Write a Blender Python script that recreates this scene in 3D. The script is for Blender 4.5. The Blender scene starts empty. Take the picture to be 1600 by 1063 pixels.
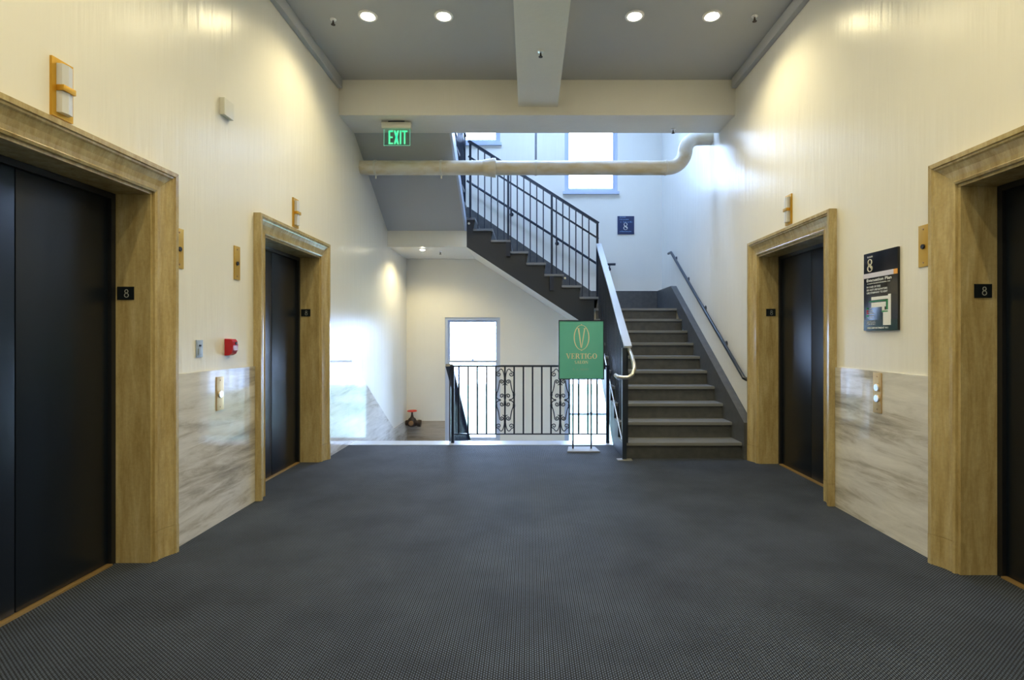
import bpy, bmesh, math, random
from mathutils import Vector, Matrix
random.seed(8)
S = bpy.context.scene
C = S.collection

# ------------------------------------------------------------------ camera, world, lights, exposure
FPX, CH = 825.0, 1.30
cam_d = bpy.data.cameras.new('camera'); cam = bpy.data.objects.new('camera', cam_d); C.objects.link(cam)
cam.location = (0, 0, CH); cam.rotation_euler = (math.pi/2, 0, 0)
cam_d.sensor_width = 36; cam_d.lens = FPX/1600*36
cam_d.shift_x = -27/1600; cam_d.shift_y = -4.5/1600
cam_d.clip_start = 0.02; cam_d.clip_end = 500
S.camera = cam
S.view_settings.view_transform = 'Standard'; S.view_settings.look = 'None'
S.view_settings.gamma = 1; S.view_settings.use_curve_mapping = False
S.view_settings.exposure = 1.45
SKY = (0.43, 0.62, 1.0); SKY_STRENGTH = 13.0
LAMP_W = 24.0; LAMP_COL = (1.0, 0.84, 0.46)
w = bpy.data.worlds.new('sky'); S.world = w; w.use_nodes = True
bgn = w.node_tree.nodes['Background']; bgn.inputs[0].default_value = (*SKY, 1); bgn.inputs[1].default_value = SKY_STRENGTH

XL, XR = -2.185, 2.36
YB, YR = 9.40, -3.0           # back wall of the stairwell, wall behind the camera
ZC = 4.25                     # lobby ceiling
FE = 6.35                     # carpet edge
RS, TR = 0.1745, 0.277        # riser, tread

# ------------------------------------------------------------------ materials
def nodes(m): return m.node_tree.nodes, m.node_tree.links
def base_mat(name, col, rough=0.5, metal=0.0, spec=0.5, coat=0.0):
    m = bpy.data.materials.new(name); m.use_nodes = True
    b = m.node_tree.nodes['Principled BSDF']
    b.inputs['Base Color'].default_value = (*col, 1); b.inputs['Roughness'].default_value = rough
    b.inputs['Metallic'].default_value = metal; b.inputs['Specular IOR Level'].default_value = spec
    b.inputs['Coat Weight'].default_value = coat
    return m
def objco(m, scale=(1, 1, 1), rot=(0, 0, 0)):
    N, L = nodes(m); t = N.new('ShaderNodeTexCoord'); mp = N.new('ShaderNodeMapping')
    mp.inputs['Scale'].default_value = scale; mp.inputs['Rotation'].default_value = rot
    L.new(t.outputs['Object'], mp.inputs['Vector']); return mp.outputs[0]
def noise(m, vec, scale, detail=4, rough=0.55, dist=0.0):
    N, L = nodes(m); n = N.new('ShaderNodeTexNoise'); n.inputs['Scale'].default_value = scale
    n.inputs['Detail'].default_value = detail; n.inputs['Roughness'].default_value = rough; n.inputs['Distortion'].default_value = dist
    L.new(vec, n.inputs['Vector']); return n.outputs['Fac']
def ramp(m, fac, stops):
    N, L = nodes(m); r = N.new('ShaderNodeValToRGB'); e = r.color_ramp.elements
    while len(e) < len(stops): e.new(0.5)
    for el, (p, c) in zip(e, stops): el.position = p; el.color = (*c, 1)
    L.new(fac, r.inputs[0]); return r.outputs[0]
def bump(m, h, strength, dist=0.01):
    N, L = nodes(m); b = N.new('ShaderNodeBump'); b.inputs['Strength'].default_value = strength; b.inputs['Distance'].default_value = dist
    L.new(h, b.inputs['Height']); L.new(b.outputs[0], N['Principled BSDF'].inputs['Normal'])
def setcol(m, out): nodes(m)[1].new(out, nodes(m)[0]['Principled BSDF'].inputs['Base Color'])
def setrough(m, out): nodes(m)[1].new(out, nodes(m)[0]['Principled BSDF'].inputs['Roughness'])
def mathn(m, op, a, b=None):
    N, L = nodes(m); n = N.new('ShaderNodeMath'); n.operation = op
    for i, v in enumerate((a, b)):
        if v is None: continue
        if isinstance(v, (int, float)): n.inputs[i].default_value = v
        else: L.new(v, n.inputs[i])
    return n.outputs[0]

def paint(name, col, rough, wav=0.25):
    m = base_mat(name, col, rough, 0.0, 0.10)
    v = objco(m, (7, 7, 0.55)); n = noise(m, v, 1.6, 3)
    v2 = objco(m); n2 = noise(m, v2, 240, 2)
    h = mathn(m, 'ADD', n, mathn(m, 'MULTIPLY', n2, 0.03))
    bump(m, h, wav, 0.012)
    n3 = noise(m, v2, 0.9, 3)
    setcol(m, ramp(m, n3, [(0.3, tuple(c*0.97 for c in col)), (0.7, tuple(min(1, c*1.02) for c in col))]))
    return m
M = {}
M['wall'] = paint('cream_gloss_paint', (0.80, 0.79, 0.735), 0.27, 0.34)
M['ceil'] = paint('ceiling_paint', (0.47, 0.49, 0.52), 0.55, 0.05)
M['white'] = base_mat('white_trim_paint', (0.80, 0.80, 0.80), 0.35)
M['winpaint'] = base_mat('window_paint', (0.50, 0.58, 0.74), 0.35)  # white paint, with the blue of shade against window glare put into its colour
M['plastic'] = base_mat('white_plastic', (0.66, 0.66, 0.60), 0.4)
M['greyplastic'] = base_mat('grey_plate', (0.33, 0.40, 0.52), 0.35)
M['red'] = base_mat('red_plastic', (0.45, 0.008, 0.025), 0.3)
M['redwheel'] = base_mat('red_enamel', (0.72, 0.06, 0.05), 0.4)
M['castiron'] = base_mat('dark_cast_metal', (0.03, 0.018, 0.014), 0.45, 0.3)
M['brassdull'] = base_mat('tarnished_brass', (0.35, 0.2, 0.1), 0.4, 0.8)
M['black'] = base_mat('black_enamel', (0.006, 0.008, 0.012), 0.3)
M['plate'] = base_mat('black_plate', (0.004, 0.008, 0.013), 0.35)
M['engraved'] = base_mat('engraved_grey', (0.35, 0.38, 0.40), 0.5)
M['chrome'] = base_mat('brushed_steel', (0.80, 0.81, 0.83), 0.30, 0.85)
M['iron'] = base_mat('blue_black_iron', (0.009, 0.018, 0.044), 0.35)  # dark iron, its blue is the window halo put into the colour
M['rail'] = base_mat('charcoal_rail_paint', (0.016, 0.027, 0.052), 0.3)
M['cream_print'] = base_mat('cream_print', (0.80, 0.76, 0.60), 0.5)
M['dim_print'] = base_mat('dim_print', (0.32, 0.48, 0.42), 0.5)
M['signblack'] = base_mat('sign_black', (0.006, 0.006, 0.010), 0.16)
M['signteal'] = base_mat('sign_dark_teal', (0.004, 0.018, 0.022), 0.16)
M['signsilver'] = base_mat('sign_silver', (0.66, 0.64, 0.72), 0.35)
M['orange'] = base_mat('sign_orange', (0.80, 0.36, 0.02), 0.4)
M['printwhite'] = base_mat('white_print', (0.80, 0.82, 0.80), 0.5)
M['printgreen'] = base_mat('green_print', (0.01, 0.22, 0.06), 0.5)
M['printred'] = base_mat('red_print', (0.45, 0.02, 0.02), 0.5)
M['signblue'] = base_mat('sign_blue', (0.004, 0.022, 0.10), 0.3)
M['printblue'] = base_mat('pale_blue_print', (0.18, 0.34, 0.62), 0.5)
M['hole'] = base_mat('black_keyhole', (0.004, 0.004, 0.006), 0.6)
M['button'] = base_mat('button_face', (0.55, 0.62, 0.72), 0.25, 0.3)
M['glassblock'] = base_mat('frosted_lens', (0.62, 0.64, 0.68), 0.3)

def brass(name, col):
    m = base_mat(name, col, 0.4, 0.65); v = objco(m, (30, 30, 3)); n = noise(m, v, 2, 3)
    setrough(m, ramp(m, n, [(0.3, (0.32,)*3), (0.7, (0.48,)*3)])); return m
M['brass'] = brass('brass', (0.56, 0.32, 0.035))
M['brasspale'] = brass('pale_brass', (0.60, 0.40, 0.17))

# travertine of the lift surrounds, vertical veins
m = M['stone'] = base_mat('honey_travertine', (0.5, 0.42, 0.27), 0.18, 0.0, 0.45)
v = objco(m, (9, 9, 1.1)); a = noise(m, v, 2.0, 9, 0.72, 0.3)
setcol(m, ramp(m, a, [(0.25, (0.28, 0.20, 0.08)), (0.45, (0.45, 0.35, 0.165)), (0.6, (0.54, 0.445, 0.24)), (0.78, (0.64, 0.56, 0.37))]))
bump(m, noise(m, objco(m, (40, 40, 6)), 3, 4), 0.08, 0.004)
mf = ramp(m, noise(m, objco(m), 55, 4, 0.7), [(0.35, (0.88,)*3), (0.65, (1.0,)*3)])
N, L = nodes(m); pr = N['Principled BSDF']; src = pr.inputs['Base Color'].links[0].from_socket
mm = N.new('ShaderNodeMix'); mm.data_type = 'RGBA'; mm.blend_type = 'MULTIPLY'; mm.inputs[0].default_value = 1.0
L.new(src, mm.inputs[6]); L.new(mf, mm.inputs[7]); L.new(mm.outputs[2], pr.inputs['Base Color'])
# grey banded marble of the dado, veins close to level
def marble(name, rough, tint):
    m = base_mat(name, (0.7, 0.7, 0.7), rough, 0.0, 0.10)
    v = objco(m, (1.1, 1.1, 9.0), (0, 0, 0)); a = noise(m, v, 1.5, 11, 0.72, 0.45)
    v2 = objco(m, (0.8, 0.8, 3.4), (0, 0, 0)); b = noise(m, v2, 1.1, 3, 0.5, 0.3)
    f = mathn(m, 'ADD', mathn(m, 'MULTIPLY', a, 0.62), mathn(m, 'MULTIPLY', b, 0.42))
    setcol(m, ramp(m, f, [(0.36, tuple(t*q for t, q in zip(tint, (0.26, 0.25, 0.235)))), (0.45, tuple(t*q for t, q in zip(tint, (0.46, 0.445, 0.42)))),
                          (0.52, tuple(t*0.62 for t in tint)), (0.66, tuple(t*0.76 for t in tint))]))
    bump(m, noise(m, objco(m, (6, 6, 0.7)), 2, 2), 0.06, 0.006)
    return m
M['marble'] = marble('grey_banded_marble', 0.07, (1.0, 0.98, 0.93))
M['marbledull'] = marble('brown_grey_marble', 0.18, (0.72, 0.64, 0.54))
# lift doors
m = M['door'] = base_mat('charcoal_door_enamel', (0.005, 0.009, 0.017), 0.30, 0.0, 0.45)
bump(m, noise(m, objco(m), 420, 2), 0.10, 0.002)
M['doorframe'] = base_mat('black_door_frame', (0.007, 0.009, 0.014), 0.4)
# stair enamel
m = M['stair'] = base_mat('charcoal_stair_covering', (0.060, 0.066, 0.072), 0.38)
n = noise(m, objco(m), 14, 5); setcol(m, ramp(m, n, [(0.3, (0.062, 0.068, 0.076)), (0.7, (0.092, 0.098, 0.106))]))
bump(m, noise(m, objco(m), 160, 2), 0.05, 0.003)
m = M['nosing'] = base_mat('grey_tread', (0.20, 0.215, 0.235), 0.33)  # stair grey lightened in colour for the light falling on the treads
bump(m, noise(m, objco(m), 150, 2), 0.08, 0.003)
M['string'] = base_mat('dark_string_enamel', (0.022, 0.031, 0.046), 0.35)
# old cream pipe
m = M['pipe'] = base_mat('painted_pipe', (0.62, 0.58, 0.48), 0.4)
n = noise(m, objco(m, (1.5, 4, 4)), 3, 4); setcol(m, ramp(m, n, [(0.35, (0.62, 0.55, 0.40)), (0.6, (0.72, 0.70, 0.65))]))
# carpet: rows of loops running towards the stairwell
m = M['carpet'] = base_mat('ribbed_loop_carpet', (0.05, 0.05, 0.06), 0.75, 0, 0.35)
N, L = nodes(m); t = N.new('ShaderNodeTexCoord'); sp = N.new('ShaderNodeSeparateXYZ'); L.new(t.outputs['Object'], sp.inputs[0])
X_, Y_ = sp.outputs[0], sp.outputs[1]
col_i = mathn(m, 'FLOOR', mathn(m, 'DIVIDE', X_, 0.010))
cx = mathn(m, 'ABSOLUTE', mathn(m, 'SINE', mathn(m, 'MULTIPLY', X_, math.pi/0.010)))
g2 = mathn(m, 'ABSOLUTE', mathn(m, 'SINE', mathn(m, 'MULTIPLY', X_, math.pi/0.020)))
odd = mathn(m, 'MULTIPLY', mathn(m, 'MODULO', mathn(m, 'ABSOLUTE', col_i), 2.0), math.pi/2)
cy = mathn(m, 'ABSOLUTE', mathn(m, 'SINE', mathn(m, 'ADD', mathn(m, 'MULTIPLY', Y_, math.pi/0.0145), odd)))
loop = mathn(m, 'MULTIPLY', mathn(m, 'POWER', cx, 0.6), mathn(m, 'ADD', 0.15, mathn(m, 'MULTIPLY', cy, 0.85)))
loop = mathn(m, 'MULTIPLY', loop, mathn(m, 'MINIMUM', mathn(m, 'ADD', 0.1, mathn(m, 'MULTIPLY', g2, 2.0)), 1.0))
nn = noise(m, objco(m), 260, 2); nb = noise(m, objco(m), 2.2, 3)
fac = mathn(m, 'MULTIPLY', mathn(m, 'MULTIPLY', loop, mathn(m, 'ADD', 0.45, nn)), mathn(m, 'ADD', 0.6, mathn(m, 'MULTIPLY', nb, 0.8)))
setcol(m, ramp(m, fac, [(0.10, (0.0009, 0.0014, 0.0032)), (0.40, (0.0095, 0.0145, 0.029)), (0.95, (0.125, 0.158, 0.225))]))
bump(m, loop, 0.7, 0.004)
# window glass lets daylight straight through and mirrors a little
m = M['glass'] = bpy.data.materials.new('window_glass'); m.use_nodes = True; N, L = nodes(m)
N.remove(N['Principled BSDF']); tr = N.new('ShaderNodeBsdfTransparent'); gl = N.new('ShaderNodeBsdfGlossy'); gl.inputs['Roughness'].default_value = 0.02
fr = N.new('ShaderNodeFresnel'); fr.inputs[0].default_value = 1.45; mx = N.new('ShaderNodeMixShader')
L.new(fr.outputs[0], mx.inputs[0]); L.new(tr.outputs[0], mx.inputs[1]); L.new(gl.outputs[0], mx.inputs[2]); L.new(mx.outputs[0], N['Material Output'].inputs[0])
# clear acrylic of the exit sign
m = M['acrylic'] = bpy.data.materials.new('clear_acrylic'); m.use_nodes = True; N, L = nodes(m)
N.remove(N['Principled BSDF']); tr = N.new('ShaderNodeBsdfTransparent'); tr.inputs[0].default_value = (0.80, 0.93, 0.88, 1); gl = N.new('ShaderNodeBsdfGlossy'); gl.inputs['Roughness'].default_value = 0.05
mx = N.new('ShaderNodeMixShader'); mx.inputs[0].default_value = 0.06
L.new(tr.outputs[0], mx.inputs[1]); L.new(gl.outputs[0], mx.inputs[2]); L.new(mx.outputs[0], N['Material Output'].inputs[0])
def emit(name, col, s):
    m = base_mat(name, (0.2, 0.2, 0.2), 0.4); b = m.node_tree.nodes['Principled BSDF']
    b.inputs['Emission Color'].default_value = (*col, 1); b.inputs['Emission Strength'].default_value = s; return m
M['lamp'] = emit('lit_lamp_lens', (1.0, 0.90, 0.66), 40.0)
M['exitgreen'] = emit('lit_green_letters', (0.0, 0.95, 0.36), 0.42)
M['exitedge'] = emit('green_edge_glow', (0.05, 0.75, 0.45), 0.22)
# green poster
m = M['poster'] = base_mat('green_poster', (0.06, 0.38, 0.27), 0.28)
n = noise(m, objco(m), 2, 3); setcol(m, ramp(m, n, [(0.3, (0.10, 0.47, 0.44)), (0.7, (0.14, 0.54, 0.51))]))
M['basegrey'] = base_mat('satin_grey_base', (0.28, 0.31, 0.36), 0.6)
m = M['ground'] = base_mat('park_green', (0.16, 0.24, 0.10), 0.9)
n = noise(m, objco(m), 0.05, 5); setcol(m, ramp(m, n, [(0.35, (0.08, 0.16, 0.06)), (0.65, (0.30, 0.33, 0.26))]))

# ------------------------------------------------------------------ mesh helpers
def link(name, me, mat, parent=None, loc=None):
    o = bpy.data.objects.new(name, me); C.objects.link(o)
    if mat is not None and not me.materials: me.materials.append(M[mat])
    if loc is not None: o.location = loc
    if parent is not None:
        o.parent = parent; o.matrix_parent_inverse = Matrix.Translation(parent.location).inverted() if parent.parent is None else Matrix.Identity(4)
        if parent.parent is not None:
            o.matrix_parent_inverse = Matrix.Translation(parent.location).inverted()
    return o
def mk(name, bm, mat, parent=None, smooth=False):
    bmesh.ops.recalc_face_normals(bm, faces=bm.faces)
    me = bpy.data.meshes.new(name); bm.to_mesh(me); bm.free()
    if smooth:
        for p in me.polygons: p.use_smooth = True
        try: me.set_sharp_from_angle(angle=math.radians(40))
        except Exception: pass
    return link(name, me, mat, parent)
def bbox(bm, x0, x1, y0, y1, z0, z1, bev=0.0):
    x0, x1 = sorted((x0, x1)); y0, y1 = sorted((y0, y1)); z0, z1 = sorted((z0, z1))
    vs = [bm.verts.new(p) for p in ((x0,y0,z0),(x1,y0,z0),(x1,y1,z0),(x0,y1,z0),(x0,y0,z1),(x1,y0,z1),(x1,y1,z1),(x0,y1,z1))]
    fs = [bm.faces.new([vs[i] for i in f]) for f in ((3,2,1,0),(4,5,6,7),(0,1,5,4),(1,2,6,5),(2,3,7,6),(3,0,4,7))]
    if bev:
        es = list({e for f in fs for e in f.edges})
        bmesh.ops.bevel(bm, geom=es, offset=bev, segments=2, affect='EDGES', profile=0.7)
def box(name, mat, b, parent=None, bev=0.0):
    bm = bmesh.new(); bbox(bm, *b, bev=bev); return mk(name, bm, mat, parent, smooth=bool(bev))
def boxes(name, mat, bl, parent=None, bev=0.0):
    bm = bmesh.new()
    for b in bl: bbox(bm, *b, bev=bev)
    return mk(name, bm, mat, parent)
def prism(name, mat, pts, axis, a, b, parent=None, bm=None):
    """polygon pts extruded along an axis; axis X: pts=(y,z), Y: pts=(x,z), Z: pts=(x,y)"""
    own = bm is None
    if own: bm = bmesh.new()
    f = {'X': lambda p, t: (t, p[0], p[1]), 'Y': lambda p, t: (p[0], t, p[1]), 'Z': lambda p, t: (p[0], p[1], t)}[axis]
    A = [bm.verts.new(f(p, a)) for p in pts]; B = [bm.verts.new(f(p, b)) for p in pts]
    bm.faces.new(A); bm.faces.new(B[::-1]); n = len(pts)
    for i in range(n): bm.faces.new((A[i], A[(i+1) % n], B[(i+1) % n], B[i]))
    if own: return mk(name, bm, mat, parent)
def tube(bm, path, r, n=10, caps=True):
    """round tube along a polyline; r is a number or one radius per point"""
    P = [Vector(p) for p in path]; k = len(P)
    R = [r]*k if isinstance(r, (int, float)) else r
    T = []
    for i in range(k):
        d = (P[min(i+1, k-1)]-P[max(i-1, 0)]); T.append(d.normalized())
    up = Vector((0, 0, 1)) if abs(T[0].z) < 0.9 else Vector((0, 1, 0))
    u = (up - T[0]*up.dot(T[0])).normalized(); rings = []
    for i in range(k):
        u = (u - T[i]*u.dot(T[i])).normalized(); vv = T[i].cross(u)
        rings.append([bm.verts.new(P[i]+(u*math.cos(2*math.pi*j/n)+vv*math.sin(2*math.pi*j/n))*R[i]) for j in range(n)])
    for i in range(k-1):
        for j in range(n): bm.faces.new((rings[i][j], rings[i][(j+1) % n], rings[i+1][(j+1) % n], rings[i+1][j]))
    if caps: bm.faces.new(rings[0][::-1]); bm.faces.new(rings[-1])
def tubeo(name, mat, path, r, parent=None, n=10):
    bm = bmesh.new(); tube(bm, path, r, n); return mk(name, bm, mat, parent, smooth=True)
def sweep_rect(bm, path, hw, hh, side):
    """flat bar along a polyline: half width along `side`, half height across"""
    P = [Vector(p) for p in path]; side = Vector(side).normalized(); rings = []
    for i in range(len(P)):
        d = (P[min(i+1, len(P)-1)]-P[max(i-1, 0)]).normalized(); n = d.cross(side).normalized()
        rings.append([bm.verts.new(P[i]+side*a*hw+n*b*hh) for a, b in ((-1,-1),(1,-1),(1,1),(-1,1))])
    for i in range(len(P)-1):
        for j in range(4): bm.faces.new((rings[i][j], rings[i][(j+1)%4], rings[i+1][(j+1)%4], rings[i+1][j]))
    bm.faces.new(rings[0][::-1]); bm.faces.new(rings[-1])
def bar(name, mat, path, hw, hh, side, parent=None):
    bm = bmesh.new(); sweep_rect(bm, path, hw, hh, side); return mk(name, bm, mat, parent)
def lathe(bm, prof, origin, axis, n=20):
    """prof: list of (radius, distance along axis)"""
    ax = Vector(axis).normalized(); up = Vector((0, 0, 1)) if abs(ax.z) < 0.9 else Vector((1, 0, 0))
    u = (up-ax*up.dot(ax)).normalized(); v = ax.cross(u); o = Vector(origin); rings = []
    for r, d in prof:
        r = max(r, 1e-4); rings.append([bm.verts.new(o+ax*d+(u*math.cos(2*math.pi*j/n)+v*math.sin(2*math.pi*j/n))*r) for j in range(n)])
    for i in range(len(prof)-1):
        for j in range(n): bm.faces.new((rings[i][j], rings[i][(j+1)%n], rings[i+1][(j+1)%n], rings[i+1][j]))
    bm.faces.new(rings[0][::-1]); bm.faces.new(rings[-1])
def latheo(name, mat, prof, origin, axis, parent=None, n=20):
    bm = bmesh.new(); lathe(bm, prof, origin, axis, n); return mk(name, bm, mat, parent, smooth=True)
def thing(name, label, cat, loc=(0, 0, 0), group=None):
    o = bpy.data.objects.new(name, None); C.objects.link(o); o.location = loc; o.empty_display_size = 0.1
    o['label'] = label; o['category'] = cat
    if group: o['group'] = group
    return o
def tag(o, label, cat, group=None):
    o['label'] = label; o['category'] = cat
    if group: o['group'] = group
    return o
def struct(o, label, cat=None):
    o['kind'] = 'structure'; o['label'] = label
    if cat: o['category'] = cat
    return o
def sroot(name, label, loc, cat):
    o = bpy.data.objects.new(name, None); C.objects.link(o); o.location = loc; o.empty_display_size = 0.1
    return struct(o, label, cat)

# ---- flat print: polygons in sign coordinates (u right, v up, metres) put on a plane
class Plane:
    def __init__(s, origin, ux, uy, nrm): s.o = Vector(origin); s.x = Vector(ux); s.y = Vector(uy); s.n = Vector(nrm)
    def __call__(s, u, v, d=0.0): return s.o + s.x*u + s.y*v + s.n*d
def polys(name, mat, pl, plist, parent, d=0.0015):
    bm = bmesh.new()
    for p in plist:
        A = [bm.verts.new(pl(u, v, d)) for u, v in p]
        B = [bm.verts.new(pl(u, v, 0)) for u, v in p]; k = len(p)
        bm.faces.new(A); bm.faces.new(B[::-1])
        for i in range(k): bm.faces.new((A[i], A[(i+1) % k], B[(i+1) % k], B[i]))
    return mk(name, bm, mat, parent)
def rect(u0, v0, u1, v1): return [(u0, v0), (u1, v0), (u1, v1), (u0, v1)]
def ring(cx, cy, rx, ry, tx, ty, a0=0, a1=360, n=28):
    """ring of ellipses, thickness tx at the sides and ty at top and bottom"""
    out = []
    for i in range(n):
        q = [math.radians(a0+(a1-a0)*(i+k)/n) for k in (0, 1)]
        o = [(cx+rx*math.cos(t), cy+ry*math.sin(t)) for t in q]; n_ = [(cx+(rx-tx)*math.cos(t), cy+(ry-ty)*math.sin(t)) for t in q]
        out.append([o[0], o[1], n_[1], n_[0]])
    return out
def serif(ch):
    """roman capitals of thick and thin strokes in a unit-high box: (width, polygons)"""
    th, tn, s = 0.20, 0.065, 0.055
    if ch == 'V': return 0.92, [[(0.06,1),(0.28,1),(0.55,0),(0.44,0)], [(0.74,1),(0.82,1),(0.53,0),(0.47,0.06)], rect(0,1-s,0.36,1), rect(0.64,1-s,0.92,1)]
    if ch == 'E': return 0.74, [rect(0.1,0,0.1+th,1), rect(0.1,1-tn,0.68,1), rect(0.1,0,0.72,tn), rect(0.1,0.48,0.54,0.48+tn), rect(0.63,0.78,0.68,1), rect(0.67,0,0.72,0.24), rect(0.5,0.38,0.54,0.64), rect(0,1-s,0.2,1), rect(0,0,0.2,s)]
    if ch == 'R': return 0.86, [rect(0.1,0,0.1+th,1), rect(0.2,1-tn,0.45,1), rect(0.2,0.47,0.45,0.47+tn), rect(0,1-s,0.2,1), rect(0,0,0.4,s), [(0.38,0.5),(0.56,0.5),(0.86,0),(0.66,0)]] + ring(0.43,0.735,0.29,0.265,0.19,0.07,-90,90,12)
    if ch == 'T': return 0.80, [rect(0.3,0,0.3+th,1), rect(0.02,1-tn,0.78,1), rect(0.02,0.72,0.07,1), rect(0.73,0.72,0.78,1), rect(0.18,0,0.62,s)]
    if ch == 'I': return 0.42, [rect(0.11,0,0.11+th,1), rect(0,0,0.42,s), rect(0,1-s,0.42,1)]
    if ch == 'O': return 0.92, ring(0.46,0.5,0.44,0.52,0.19,0.055)
    if ch == 'G': return 0.92, ring(0.46,0.5,0.44,0.52,0.19,0.06,48,325,24) + [rect(0.66,0.02,0.84,0.42), rect(0.54,0.40,0.92,0.45)]
    if ch == 'S': return 0.60, ring(0.3,0.74,0.25,0.27,0.13,0.08,40,270,14) + ring(0.3,0.26,0.27,0.28,0.13,0.08,-140,90,14)
    if ch == 'A': return 0.90, [[(0.42,1),(0.52,1),(0.86,0),(0.66,0)], [(0.42,1),(0.47,0.88),(0.15,0),(0.08,0)], rect(0.22,0.30,0.66,0.36), rect(0,0,0.26,s), rect(0.58,0,0.9,s)]
    if ch == 'L': return 0.68, [rect(0.1,0,0.1+th,1), rect(0.1,0,0.66,tn), rect(0.6,0,0.66,0.3), rect(0,1-s,0.4,1), rect(0,0,0.2,s)]
    if ch == 'N': return 0.90, [rect(0.1,0,0.16,1), rect(0.74,0,0.80,1), [(0.06,1),(0.26,1),(0.80,0),(0.70,0)], rect(0,0,0.26,s), rect(0.64,1-s,0.9,1)]
    return 0.4, []
def serif_line(txt, x0, x1, y0, h, gap=0.10):
    ws = [serif(c)[0] for c in txt]; tot = sum(ws)+gap*(len(txt)-1); k = (x1-x0)/tot; x = x0; out = []
    for c in txt:
        wd, pl = serif(c)
        for p in pl: out.append([(x+u*k, y0+v*h) for u, v in p])
        x += (wd+gap)*k
    return out
def eight(cx, cy, h):
    """figure eight with a thick diagonal"""
    w_ = h*0.30
    o = ring(cx, cy+h*0.25, w_*0.86, h*0.25, w_*0.30, h*0.05) + ring(cx, cy-h*0.24, w_, h*0.26, w_*0.30, h*0.05)
    o.append([(cx-w_*0.80, cy+h*0.30), (cx-w_*0.30, cy+h*0.14), (cx+w_*0.98, cy-h*0.22), (cx+w_*0.80, cy-h*0.34), (cx-w_*0.62, cy+h*0.02), (cx-w_*0.86, cy+h*0.2)])
    return o
def marks(x0, x1, y0, h, rnd, words=None):
    """print too small to read: little upright strokes in word groups"""
    out = []; x = x0; k = 0
    while x < x1:
        wd = rnd.uniform(0.35, 0.7)*h; hh = h*rnd.choice((0.7, 0.75, 1.0))
        if rnd.random() < 0.17: x += h*0.6; continue
        t = h*0.2
        out.append(rect(x, y0, x+t, y0+hh))
        if rnd.random() < 0.6: out.append(rect(x, y0+hh-t*0.8, min(x+wd, x1), y0+hh))
        if rnd.random() < 0.5: out.append(rect(x, y0, min(x+wd, x1), y0+t*0.8))
        if rnd.random() < 0.5: out.append(rect(min(x+wd, x1)-t, y0, min(x+wd, x1), y0+hh*0.8))
        x += wd+h*0.18
    return out
def text(name, mat, pl, string, u0, v0, width, height, parent, d=0.0012, bold=0.0):
    cu = bpy.data.curves.new(name, 'FONT'); cu.body = string; cu.resolution_u = 4; cu.offset = bold
    t = bpy.data.objects.new('lettering_source', cu); C.objects.link(t)
    dg = bpy.context.evaluated_depsgraph_get(); me = bpy.data.meshes.new_from_object(t.evaluated_get(dg))
    bpy.data.objects.remove(t)
    xs = [q.co.x for q in me.vertices]; ys = [q.co.y for q in me.vertices]
    x0, x1, y0, y1 = min(xs), max(xs), min(ys), max(ys)
    for q in me.vertices:
        q.co = pl(u0+(q.co.x-x0)/(x1-x0)*width, v0+(q.co.y-y0)/(y1-y0)*height, d)
    me.name = name; me.materials.clear(); return link(name, me, mat, parent)

# ------------------------------------------------------------------ the setting
DH = 2.14                                   # lift opening height
CW = 0.148                                  # width of the stone casing
DOORS = {'L': [(1.87, 3.055), (4.33, 5.50)], 'R': [(1.68, 2.90), (4.20, 5.43)]}
ZB, ZT = -3.2, 7.6
def side_wall(name, sgn, x, opens, label):
    x2 = x+sgn*0.55; bl = []; y = YR
    for a, b in opens:
        bl.append((x, x2, y, a, ZB, ZT)); bl.append((x, x2, a, b, DH, ZT)); bl.append((x, x2, a, b, ZB, -0.02)); y = b
        bl.append((x+sgn*0.36, x2, a, b, -0.02, DH))
    bl.append((x, x2, y, YB+0.3, ZB, ZT))
    return struct(boxes(name, 'wall', bl), label, 'wall')
wl = side_wall('wall_left', -1, XL, DOORS['L'], 'glossy cream side wall with the exit sign beside it and a sloping marble dado')
wr = side_wall('wall_right', 1, XR, DOORS['R'], 'glossy cream side wall carrying the framed floor plan and a stair handrail')
WIN = [(-1.50, -0.52, -0.56, 1.65), (0.63, 1.57, -1.18, 1.02), (-1.50, -0.52, 4.76, 6.95), (0.63, 1.57, 3.89, 6.10)]
bl = []
cols = [(XL, -1.50, []), (-1.50, -0.52, [WIN[0], WIN[2]]), (-0.52, 0.63, []), (0.63, 1.57, [WIN[1], WIN[3]]), (1.57, XR, [])]
for x0, x1, ws in cols:
    z = ZB
    for q in ws: bl.append((x0, x1, YB, YB+0.3, z, q[2])); z = q[3]
    bl.append((x0, x1, YB, YB+0.3, z, ZT))
wb = struct(boxes('wall_back', 'wall', bl), 'cream back wall of the stairwell pierced by tall sash windows', 'wall')
struct(box('wall_rear', 'wall', (XL-0.5, XR+0.5, YR-0.2, YR, ZB, ZT)), 'cream wall closing the lobby opposite the stairs', 'wall')
fl = struct(boxes('floor', 'carpet', [(XL-0.36, XR+0.36, YR, FE, -0.02, 0.0)]), 'charcoal blue ribbed loop carpet filling the lobby floor', 'floor')
slab = box('floor_slab', 'white', (XL, XR, YR, 6.345, -0.30, -0.021), fl)
struct(boxes('floor_lower', 'stair', [(XL, XR, 6.3, YB, ZB-0.1, ZB)]), 'dark lower floor at the bottom of the stairwell', 'floor')
struct(box('wall_under_floor', 'wall', (XL, XR, 6.1, 6.34, ZB, -0.301)), 'cream wall below the lobby floor edge inside the stairwell', 'wall')
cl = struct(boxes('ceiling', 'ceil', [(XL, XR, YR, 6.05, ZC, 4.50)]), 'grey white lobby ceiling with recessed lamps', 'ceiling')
box('cross_beam', 'wall', (-0.965, XR, 6.051, 6.58, 3.845, 4.54), cl)
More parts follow.
